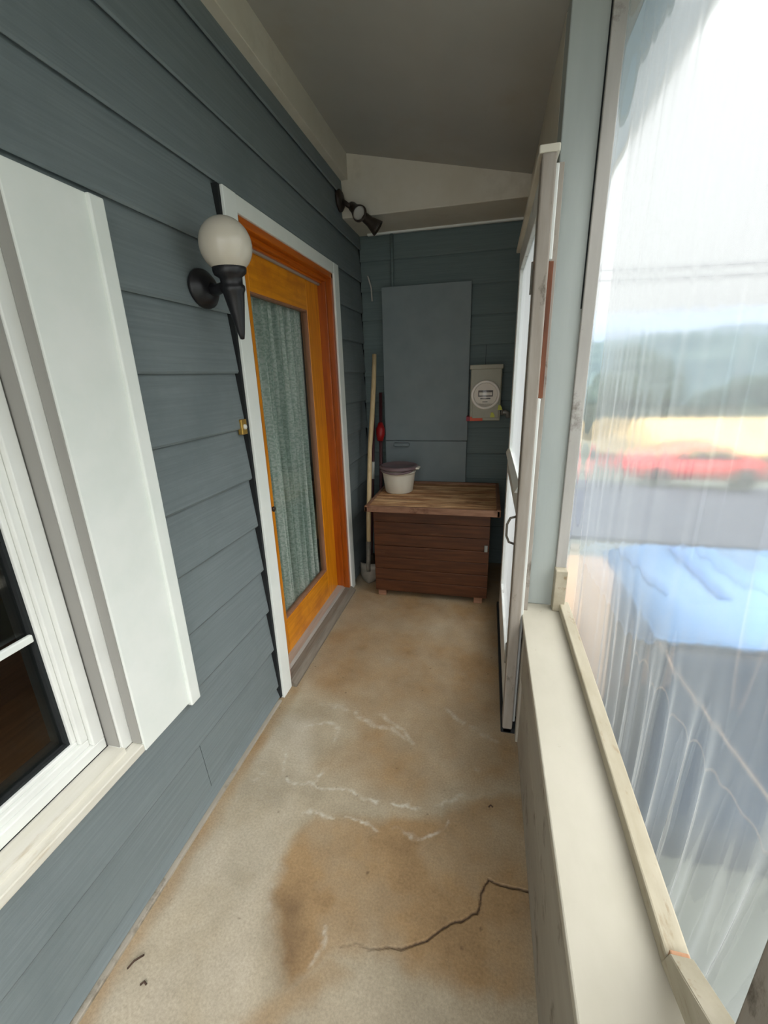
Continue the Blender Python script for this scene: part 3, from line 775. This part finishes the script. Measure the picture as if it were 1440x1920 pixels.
# ------------------------------------------------------------------ utility panel, conduit, meter on the far wall
def far_fittings():
    p = thing('utility_panel', (-.48, YF, .70), 'tall flat blue-grey painted wooden panel on the far wall', 'panel')
    mk_box('upper_board', M['panel_paint'], p, -.800, -.146, YF - .045, YF - .002, 1.043, 2.165, .003)
    mk_box('lower_board', M['panel_paint'], p, -.800, -.150, YF - .042, YF - .002, .30, 1.039, .003)
    bm = bmesh.new()
    box(bm, -.728, -.600, YF - .085, YF - .040, .996, 1.028, .012, 3)
    link('pull_handle', bm, M['panel_paint'], p, True)
    bm = bmesh.new(); tube(bm, [(-.722, YF - .014, 2.10), (-.722, YF - .014, 2.52)], .011, 12)
    tag(link('conduit_pipe', bm, M['siding_far'], None, True), 'painted vertical conduit pipe above the utility panel', 'pipe')
    bm = bmesh.new(); tube(bm, [(-.905, YF - .03, 2.25), (-.895, YF - .03, 2.22), (-.882, YF - .028, 2.17), (-.878, YF - .026, 2.08)], .006, 8)
    tag(link('hanging_cable', bm, M['stile'], None, True), 'short pale cable hooked in the far corner above the pole', 'cable')
    m = thing('electric_meter', (-.02, YF, 1.2), 'beige electric meter box with round dial on the far wall', 'electric meter')
    mk_box('box', M['meterbox'], m, -.130, .090, YF - .135, YF - .005, 1.205, 1.595, .008)
    mk_box('cover', M['meterbox'], m, -.112, .078, YF - .142, YF - .13, 1.225, 1.335, .004)
    mk_box('hood', M['meterbox'], m, -.136, .096, YF - .145, YF - .005, 1.570, 1.602, .004)
    fy, fx, fz = YF - .13, -.020, 1.392
    bm = bmesh.new(); lathe(bm, [(.082, -.005), (.103, -.005), (.103, .018), (.098, .026), (.086, .026), (.082, .018), (.082, -.005)], align((fx, fy, fz), (0, -1, 0)), 44)
    link('ring', bm, M['meterface'], m, True)
    bm = bmesh.new(); lathe(bm, [(0, .012), (.084, .012), (.084, .0), (0, 0)], align((fx, fy, fz), (0, -1, 0)), 44)
    fc = link('dial_face', bm, M['meterface'], m)
    bm = bmesh.new()
    Y0 = fy - .016
    for (x0, x1, z0, z1) in ((-.052, .052, .018, .032), (-.052, .052, -.012, -.004), (-.052, -.046, -.012, .032), (.046, .052, -.012, .032), (-.036, .036, -.030, -.022), (-.020, .016, -.052, -.046)):
        box(bm, fx + x0, fx + x1, Y0, Y0 + .004, fz + z0, fz + z1)
    link('dial_marks', bm, M['meterdark'], fc)
    bm = bmesh.new(); lathe(bm, [(.084, .016), (.082, .045), (.074, .062), (.05, .072), (0, .076)], align((fx, fy, fz), (0, -1, 0)), 44)
    link('glass_dome', bm, M['dome'], m, True)
    mk_box('warning_tag', M['redtag'], m, -.126, -.035, YF - .140, YF - .134, 1.205, 1.236, .001)
    mk_box('warning_tag', M['crimsontag'], m, -.152, -.126, YF - .139, YF - .05, 1.204, 1.238, .001)
    for x, z in ((.084, 1.300), (.034, 1.248)):
        bm = bmesh.new(); prism(bm, [(x - .014, z - .016), (x + .018, z - .016), (x + .016, z), (x + .004, z + .020), (x - .010, z + .018)], 1, YF - .152, YF - .142)
        link('seal_tag', bm, M['yellowtag'], m)
    bm = bmesh.new(); tube(bm, [(.085, YF - .07, 1.262), (.13, YF - .07, 1.262), (.145, YF - .07, 1.255), (.150, YF - .07, 1.22)], .016, 14)
    lathe(bm, [(0, 0), (.024, 0), (.024, .022), (0, .022)], align((.088, YF - .07, 1.262), (1, 0, 0)), 6)
    link('elbow_pipe', bm, M['grey_metal'], m, True)
far_fittings()

# ------------------------------------------------------------------ chest and bucket
def chest():
    c = thing('storage_chest', (-.35, 3.03, 0), 'dark brown slatted wooden chest with a weathered light top', 'chest')
    x0, x1, y0, y1, zb, zt = -.745, .050, 2.725, 3.375, .045, .668
    bm = bmesh.new(); box(bm, x0 + .02, x1 - .02, y0 + .018, y1 - .018, zb + .02, zt); link('carcass', bm, M['chest'], c)
    n = 7; h = (zt - zb) / n
    for k in range(n):
        a = zb + k * h
        bm = bmesh.new()
        off = .003 * random.uniform(-1, 1)
        box(bm, x0, x1, y0 + off, y0 + .024, a + .0012, a + h - .0012, .003)
        link('front_board', bm, M['chest'], c)
    for xx in (x0, x1 - .022):
        bm = bmesh.new()
        for k in range(n): box(bm, xx, xx + .022, y0 + .024, y1, zb + k * h + .0012, zb + (k + 1) * h - .0012, .003)
        link('side_boards', bm, M['chest'], c)
    bm = bmesh.new()
    m = 6; wY = (3.375 - 2.68) / m
    for k in range(m):
        box(bm, -.775, .093, 2.685 + k * wY, 2.685 + (k + 1) * wY - .003, .676, .698, .003)
    link('lid_planks', bm, M['chesttop'], c)
    bm = bmesh.new()
    box(bm, -.79, .108, 2.665, 2.690, .664, .708, .005); box(bm, -.79, .108, 3.360, 3.388, .664, .714, .005)
    box(bm, .085, .110, 2.665, 3.388, .664, .714, .005); box(bm, -.79, -.768, 2.665, 3.388, .664, .704, .005)
    link('lid_rim', bm, M['chestrim'], c)
    for xx, yy in ((-.70, 2.75), (-.01, 2.75), (-.70, 3.33), (-.01, 3.33)):
        bm = bmesh.new(); box(bm, xx - .03, xx + .03, yy - .02, yy + .03, 0, .05, .005)
        link('foot', bm, M['chestrim'], c)
    bm = bmesh.new(); box(bm, .018, .040, y0 - .012, y0 + .004, .40, .445, .003); link('latch', bm, M['grey_metal'], c)
    b = thing('bucket', (-.635, 3.11, .699), 'white plastic bucket with purple lid on the wooden chest', 'bucket')
    T = Matrix.Translation((-.635, 3.11, .699))
    bm = bmesh.new(); lathe(bm, [(0, .0), (.098, 0), (.104, .006), (.122, .135), (.124, .150), (.129, .152), (.129, .158), (.125, .160), (.128, .192), (.122, .194), (.117, .19), (.097, .014), (0, .012)], T, 56)
    link('body', bm, M['bucket'], b, True)
    bm = bmesh.new(); lathe(bm, [(.128, .178), (.141, .176), (.145, .182), (.145, .196), (.138, .203), (.126, .206), (.120, .200), (0, .202)], T, 56)
    lid = link('lid', bm, M['lid'], b, True)
    bm = bmesh.new(); tube(bm, [(-.635 + .146 * math.sin(a), 3.11 - .148 * math.cos(a), .699 + .178 - .014 * math.cos(a * 1.7)) for a in np.linspace(-.9, .9, 15)], .008, 8)
    link('lid_grip', bm, M['lid'], lid, True)
    bm = bmesh.new(); box(bm, -.635 + .128, -.635 + .162, 3.06, 3.12, .699 + .180, .699 + .196, .004); link('clip', bm, M['bucket'], b)
chest()

# ------------------------------------------------------------------ long tools in the corner
def tools():
    s = thing('spade', (-.845, 2.93, 0), 'long pale wooden-handled spade leaning in the far left corner', 'spade')
    bm = bmesh.new()
    P = [(-.850, 2.945, .30), (-.853, 2.985, .50), (-.856, 3.06, .80), (-.862, 3.13, 1.02), (-.852, 3.19, 1.25), (-.845, 3.25, 1.50), (-.846, 3.30, 1.70)]
    tube(bm, P, [.017, .018, .018, .017, .019, .018, .016], 14); link('handle', bm, M['palewood'], s, True)
    bm = bmesh.new(); tube(bm, [(-.848, 2.90, .10), (-.849, 2.92, .20), (-.850, 2.947, .33)], [.016, .019, .022], 14); link('socket', bm, M['steel'], s, True)
    bm = bmesh.new()
    n = 10; A = []; Bq = []
    for i in range(n + 1):
        u = -1 + 2 * i / n
        prof = [(.16, 1.0), (.11, 1.0), (.05, .95), (.012, .6), (.0, .25)]
        A.append([bm.verts.new((-.848 + u * .070 * w, 2.89 + .020 * u * u - .0 + (z * .10), z)) for z, w in prof])
        Bq.append([bm.verts.new((-.848 + u * .070 * w, 2.893 + .020 * u * u + (z * .10), z)) for z, w in prof])
    for i in range(n):
        for k in range(4):
            bm.faces.new((A[i][k], A[i + 1][k], A[i + 1][k + 1], A[i][k + 1])); bm.faces.new((Bq[i][k], Bq[i][k + 1], Bq[i + 1][k + 1], Bq[i + 1][k]))
        bm.faces.new((A[i][0], Bq[i][0], Bq[i + 1][0], A[i + 1][0])); bm.faces.new((A[i][4], A[i + 1][4], Bq[i + 1][4], Bq[i][4]))
    for S in (0, n):
        for k in range(4):
            bm.faces.new((A[S][k], A[S][k + 1], Bq[S][k + 1], Bq[S][k]))
    link('blade', bm, M['steel'], s, True)
    r = thing('rake', (-.83, 3.2, 0), 'dark maroon pole with a red grip behind the pale spade', 'tool')
    bm = bmesh.new(); tube(bm, [(-.830, 3.18, .0), (-.826, 3.30, .7), (-.824, 3.375, 1.42)], .013, 12); link('pole', bm, M['maroon'], r, True)
    bm = bmesh.new(); tube(bm, [(-.826, 3.318, 1.05), (-.826, 3.335, 1.10), (-.826, 3.34, 1.14), (-.826, 3.352, 1.19)], [.022, .036, .036, .018], 14); link('grip', bm, M['red'], r, True)
    w = thing('broom', (-.885, 3.25, 0), 'thin dark broom stick with a pale sticker beside the spade', 'broom')
    bm = bmesh.new(); tube(bm, [(-.905, 3.20, .10), (-.895, 3.30, .7), (-.885, 3.385, 1.36)], .011, 12); link('stick', bm, M['maroon'], w, True)
    bm = bmesh.new(); tube(bm, [(-.8943, 3.307, .74), (-.892, 3.324, .88)], .0135, 12); link('sticker', bm, M['label'], w, True)
    bm = bmesh.new(); prism(bm, [(-.950, .0), (-.860, .0), (-.880, .12), (-.930, .12)], 1, 3.17, 3.21); link('head', bm, M['trunk'], w)
tools()

# ------------------------------------------------------------------ small litter on the slab
def litter():
    for pts, lab in (([(-.905, .545, .004), (-.895, .56, .012), (-.885, .572, .010), (-.882, .580, .004)], 'small dark curled twig on the floor below the window'),
                     ([(.068, 1.225, .004), (.075, 1.232, .008), (.083, 1.228, .004)], 'tiny dark crumb on the floor near the knee wall'),
                     ([(-.845, .525, .003), (-.838, .532, .006), (-.829, .529, .003)], 'small brown leaf scrap on the floor beside the twig')):
        bm = bmesh.new(); tube(bm, pts, [.0025] * len(pts), 6)
        tag(link('twig', bm, M['twig']), lab, 'debris')
litter()

# ------------------------------------------------------------------ outdoors beyond the sheet
def gz(x, y):
    return -.30 - .12 * min(max(0, x * .35 + y - 3.8), 24)

def outdoors():
    bm = bmesh.new()
    gx = [.40, 1.0, 1.6, 3, 6, 10, 16, 30, 60, 100]; gy = [-20, -5, 0, 2, 3.5, 5, 8, 12, 18, 26, 40, 60, 140]
    vs = [[bm.verts.new((x, y, gz(x, y))) for y in gy] for x in gx]
    for p, q in zip(vs, vs[1:]):
        for k in range(len(gy) - 1): bm.faces.new((p[k], q[k], q[k + 1], p[k + 1]))
    tag(link('ground', bm, M['ground']), 'grey-green yard ground sloping down beyond the porch', 'ground', kind='structure')
    bm = bmesh.new(); box(bm, .42, 1.5, 2.25, 4.4, -.9, -.275, .02)
    tag(link('path', bm, surf('tan_paving', lin(128, 108, 88), lin(140, 120, 100), .85, (2, 2, 2), 6, .2)), 'tan paved path outside beyond the blue bin', 'path', kind='structure')
    # wheeled bin
    b = thing('recycling_bin', (.95, 1.67, -.30), 'blue plastic wheeled bin with light lid outside the plastic sheet', 'bin')
    y0, y1, x0, x1 = 1.35, 2.03, .58, 1.42
    bm = bmesh.new()
    rings = []
    for z, s in ((-.28, .88), (.0, .90), (.60, .95), (.70, .96)):
        cx, cy = (x0 + x1) / 2, (y0 + y1) / 2
        hx, hy = (x1 - x0) / 2 * s, (y1 - y0) / 2 * s
        q = []
        for sx, sy in ((1, 1), (-1, 1), (-1, -1), (1, -1)):
            for t in range(5):
                a = math.atan2(sy, sx) + (t - 2) * PI / 8
                q.append(bm.verts.new((cx + sx * (hx - .05) + .05 * math.cos(a), cy + sy * (hy - .05) + .05 * math.sin(a), z)))
        rings.append(q)
    for a, c in zip(rings, rings[1:]):
        n = len(a)
        for k in range(n): bm.faces.new((a[k], a[(k + 1) % n], c[(k + 1) % n], c[k]))
    bm.faces.new(rings[0][::-1]); bm.faces.new(rings[-1])
    link('body', bm, M['blue'], b, True)
    bm = bmesh.new(); box(bm, x0 - .01, x1 + .01, y0 - .01, y1 + .01, .685, .715, .012, 3); link('rim', bm, M['blue'], b, True)
    bm = bmesh.new()
    L = [(x0 - .02, y0 - .025, .735), (x0 - .02, y1 + .02, .735), (x1 + .02, y1 + .02, .735), (x1 + .02, y0 - .025, .735)]
    U = [(x0 + .11, y0 + .10, .80), (x0 + .11, y1 - .04, .80), (x1 - .11, y1 - .04, .80), (x1 - .11, y0 + .10, .80)]
    lo = [bm.verts.new((x, y, z - .022)) for x, y, z in L]; mi = [bm.verts.new(v) for v in L]; hi = [bm.verts.new(v) for v in U]
    bm.faces.new(lo[::-1]); bm.faces.new(hi)
    for k in range(4):
        j = (k + 1) % 4
        bm.faces.new((lo[k], lo[j], mi[j], mi[k])); bm.faces.new((mi[k], mi[j], hi[j], hi[k]))
    bmesh.ops.bevel(bm, geom=bm.edges[:], offset=.012, segments=3, affect='EDGES')
    lid = link('lid', bm, M['bluelid'], b, True)
    for xa in (x0 + .20, x1 - .24):
        bm = bmesh.new(); box(bm, xa, xa + .04, y0 + .14, y1 - .08, .798, .812, .006)
        link('lid_rib', bm, M['bluegroove'], lid)
    for xx in (x0 + .07, x1 - .11):
        bm = bmesh.new(); lathe(bm, [(0, 0), (.09, 0), (.10, .01), (.10, .04), (.09, .05), (0, .05)], align((xx, y1 - .03, -.20), (1, 0, 0)), 24)
        link('wheel', bm, M['tyre'], b, True)
    bm = bmesh.new(); tube(bm, [(.565, 1.33, .715), (.568, 1.2, .700), (.57, 1.0, .715), (.57, .8, .735), (.57, .5, .765), (.57, .1, .80)], .0025, 8)
    tag(link('cord', bm, M['cord']), 'tan cord stretched from the corner of the blue bin', 'cord')
    # road, car, house, trees, hills, wires
    bm = bmesh.new()
    q = [bm.verts.new((x, y, gz(x, y) + .05)) for x, y in ((.8, 5.6), (8, 6.2), (22, 8), (22, 15.5), (8, 13.6), (.8, 12.4))]
    bm.faces.new((q[0], q[1], q[4], q[5])); bm.faces.new((q[1], q[2], q[3], q[4]))
    r = bmesh.ops.extrude_face_region(bm, geom=bm.faces[:])
    for v in [g for g in r['geom'] if isinstance(g, bmesh.types.BMVert)]: v.co.z -= .6
    tag(link('road', bm, M['asphalt']), 'grey asphalt road beyond the yard', 'road', kind='structure')
    cz = gz(5.3, 12.3) + .06
    c = thing('car', (5.2, 12.6, cz), 'red car parked on the road seen through the plastic', 'car')
    bm = bmesh.new()
    prism(bm, [(3.75 + (x - 3.35) * .8, z + cz + 1.02) for x, z in ((3.35, -.75), (3.35, -.42), (3.55, -.30), (4.3, -.22), (4.75, .06), (5.9, .10), (6.6, -.22), (7.1, -.28), (7.2, -.75))], 1, 12.0, 13.5)
    bmesh.ops.bevel(bm, geom=bm.edges[:], offset=.06, segments=3, affect='EDGES')
    bd = link('body', bm, M['redcar'], c, True)
    bm = bmesh.new(); prism(bm, [(3.75 + (x - 3.35) * .8, z + cz + 1.02) for x, z in ((4.42, -.20), (4.80, .02), (5.85, .05), (6.4, -.20))], 1, 11.985, 13.515); link('side_window', bm, M['darkpane'], c)
    for xx in (4.3, 6.25):
        for yy in (12.0, 13.3):
            bm = bmesh.new(); lathe(bm, [(0, 0), (.27, 0), (.31, .03), (.31, .17), (.27, .2), (0, .2)], align((xx, yy - .02, cz + .31), (0, 1, 0)), 24); link('wheel', bm, M['tyre'], c, True)
    h = thing('house', (9, 18, -3), 'pale house with a long tan roof beyond the red car', 'house')
    hz = -1.38
    mk_box('wall', M['palewall'], h, 6.6, 13.6, 17.4, 22, -3.4, hz + .02, .02)
    bm = bmesh.new(); prism(bm, [(16.8, hz), (19.7, hz + .95), (22.6, hz), (22.6, hz - .1), (16.8, hz - .1)], 0, 6.1, 14.1); link('roof', bm, M['tanroof'], h)
    for xx in (7.1, 8.0, 8.9, 10.0, 11.2):
        f = mk_box('window', M['white'], h, xx - .05, xx + .45, 17.34, 17.42, hz - 1.1, hz - .25, .01)
        mk_box('pane', M['darkpane'], f, xx, xx + .40, 17.32, 17.35, hz - 1.05, hz - .3, 0)
    def tree(x, y, top, rx, lab):
        zb = gz(x, y); rz = top - zb
        t = thing('tree', (x, y, zb), lab, 'tree', 'trees beyond the yard')
        bm = bmesh.new()
        rs = random.Random(int(x * 31 + y))
        for k in range(16):
            p = Vector((x + rs.uniform(-.8, .8) * rx, y + rs.uniform(-.6, .6) * rx, zb + rz * rs.uniform(.35, .85)))
            r = bmesh.ops.create_icosphere(bm, subdivisions=3, radius=rx * rs.uniform(.3, .5), matrix=Matrix.Translation(p))
            for v in r['verts']: v.co += (v.co - p).normalized() * .3 * rx * noise.noise(v.co * 1.7 / max(rx, .5))
        link('crown', bm, M['bush'], t, True)
        bm = bmesh.new(); tube(bm, [(x, y, zb - .1), (x + .05, y, zb + rz * .6)], [.16, .08], 10); link('trunk', bm, M['trunk'], t, True)
    tree(6.2, 25.5, 1.2, 2.2, 'rounded dark tree left of the tan-roofed house')
    tree(9.6, 31, .6, 1.9, 'wide dark tree standing behind the tan roof')
    tree(14.2, 28, 1.5, 2.3, 'tall dark tree behind the far end of the house')
    tree(11.6, 42, 2.6, 3.0, 'distant tree at the foot of the wooded hill')
    def ridge(name, mat, ybase, depth, x0, x1, h, seed, lab, cat):
        bm = bmesh.new(); n, m = 60, 12
        g = []
        for i in range(n + 1):
            x = x0 + (x1 - x0) * i / n
            row = []
            for k in range(m + 1):
                t = k / m
                hh = h * math.sin(min(1, t * 1.05) * PI / 2) * (.85 + .3 * noise.fractal(Vector((x / (h * 3) + seed, t * 1.5, seed)), 1, 2, 4))
                row.append(bm.verts.new((x, ybase + depth * t, -3 + (hh + 3) * min(1, t * 2.2))))
            g.append(row)
        for i in range(n):
            for k in range(m): bm.faces.new((g[i][k], g[i + 1][k], g[i + 1][k + 1], g[i][k + 1]))
        tag(link(name, bm, mat, None, True), lab, cat, kind='structure')
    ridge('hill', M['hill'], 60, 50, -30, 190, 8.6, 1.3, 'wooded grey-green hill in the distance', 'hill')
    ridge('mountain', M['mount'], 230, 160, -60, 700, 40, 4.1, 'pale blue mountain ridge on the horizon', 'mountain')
    for dz, lab in ((0, 'upper of the two power lines crossing the sky'), (-.22, 'lower of the two power lines crossing the sky')):
        bm = bmesh.new()
        tube(bm, [(1.5 + t * 16, 12.5 - t * 1.0, 3.62 + dz + .9 * (t - .5) ** 2) for t in np.linspace(0, 1, 14)], .016, 6)
        tag(link('power_line', bm, M['wire']), lab, 'power line', 'power lines')
outdoors()

# ------------------------------------------------------------------ sky, camera, colour
def world():
    w = bpy.data.worlds.new('overcast_sky'); SC.world = w; w.use_nodes = True
    nt = w.node_tree; nt.nodes.clear()
    out = nt.nodes.new('ShaderNodeOutputWorld'); bg = nt.nodes.new('ShaderNodeBackground')
    tc = nt.nodes.new('ShaderNodeTexCoord'); sx = nt.nodes.new('ShaderNodeSeparateXYZ')
    nt.links.new(tc.outputs['Generated'], sx.inputs[0])
    r = nt.nodes.new('ShaderNodeValToRGB')
    e = r.color_ramp.elements
    e[0].position = .0; e[0].color = (.62, .63, .635, 1)
    e[1].position = 1.0; e[1].color = (4.6, 4.62, 4.65, 1)
    e2 = r.color_ramp.elements.new(.14); e2.color = (.78, .79, .79, 1)
    e3 = r.color_ramp.elements.new(.42); e3.color = (.92, .93, .93, 1)
    e4 = r.color_ramp.elements.new(.56); e4.color = (4.0, 4.02, 4.03, 1)  # overhead sky, out of view, raised here to fill the interior with light
    nt.links.new(sx.outputs['Z'], r.inputs['Fac'])
    # added fill: unseen sky behind the viewer brightened to light the porch
    mr = nt.nodes.new('ShaderNodeMapRange'); mr.inputs['From Min'].default_value = .1; mr.inputs['From Max'].default_value = -1
    mr.inputs['To Min'].default_value = 1.0; mr.inputs['To Max'].default_value = 1.7
    nt.links.new(sx.outputs['Y'], mr.inputs['Value'])
    mx = nt.nodes.new('ShaderNodeMix'); mx.data_type = 'RGBA'; mx.blend_type = 'MULTIPLY'; mx.inputs['Factor'].default_value = 1
    mx.clamp_result = False
    nt.links.new(r.outputs['Color'], mx.inputs['A']); nt.links.new(mr.outputs[0], mx.inputs['B'])
    nt.links.new(mx.outputs['Result'], bg.inputs['Color'])
    bg.inputs['Strength'].default_value = 1.0
    nt.links.new(bg.outputs[0], out.inputs[0])
world()

cam = bpy.data.cameras.new('camera'); co = bpy.data.objects.new('camera', cam); COL.objects.link(co)
cam.sensor_fit = 'VERTICAL'; cam.sensor_height = 36; cam.lens = 36 * 798.75 / 1920
cam.clip_start = .02; cam.clip_end = 2000
R = ((0.97307546, 0.22868362, -0.02877409), (0.04329351, -0.30396628, -0.95169857), (-0.22638423, 0.9248288, -0.30568265))
co.matrix_world = Matrix(((R[0][0], -R[1][0], -R[2][0], 0), (R[0][1], -R[1][1], -R[2][1], 0), (R[0][2], -R[1][2], -R[2][2], 1.55), (0, 0, 0, 1)))
SC.camera = co
vs = SC.view_settings
vs.view_transform = 'Standard'; vs.look = 'None'; vs.exposure = 0.74; vs.gamma = 1.0; vs.use_curve_mapping = False
cy = SC.cycles
cy.max_bounces = 10; cy.diffuse_bounces = 5; cy.transparent_max_bounces = 16; cy.sample_clamp_indirect = 8
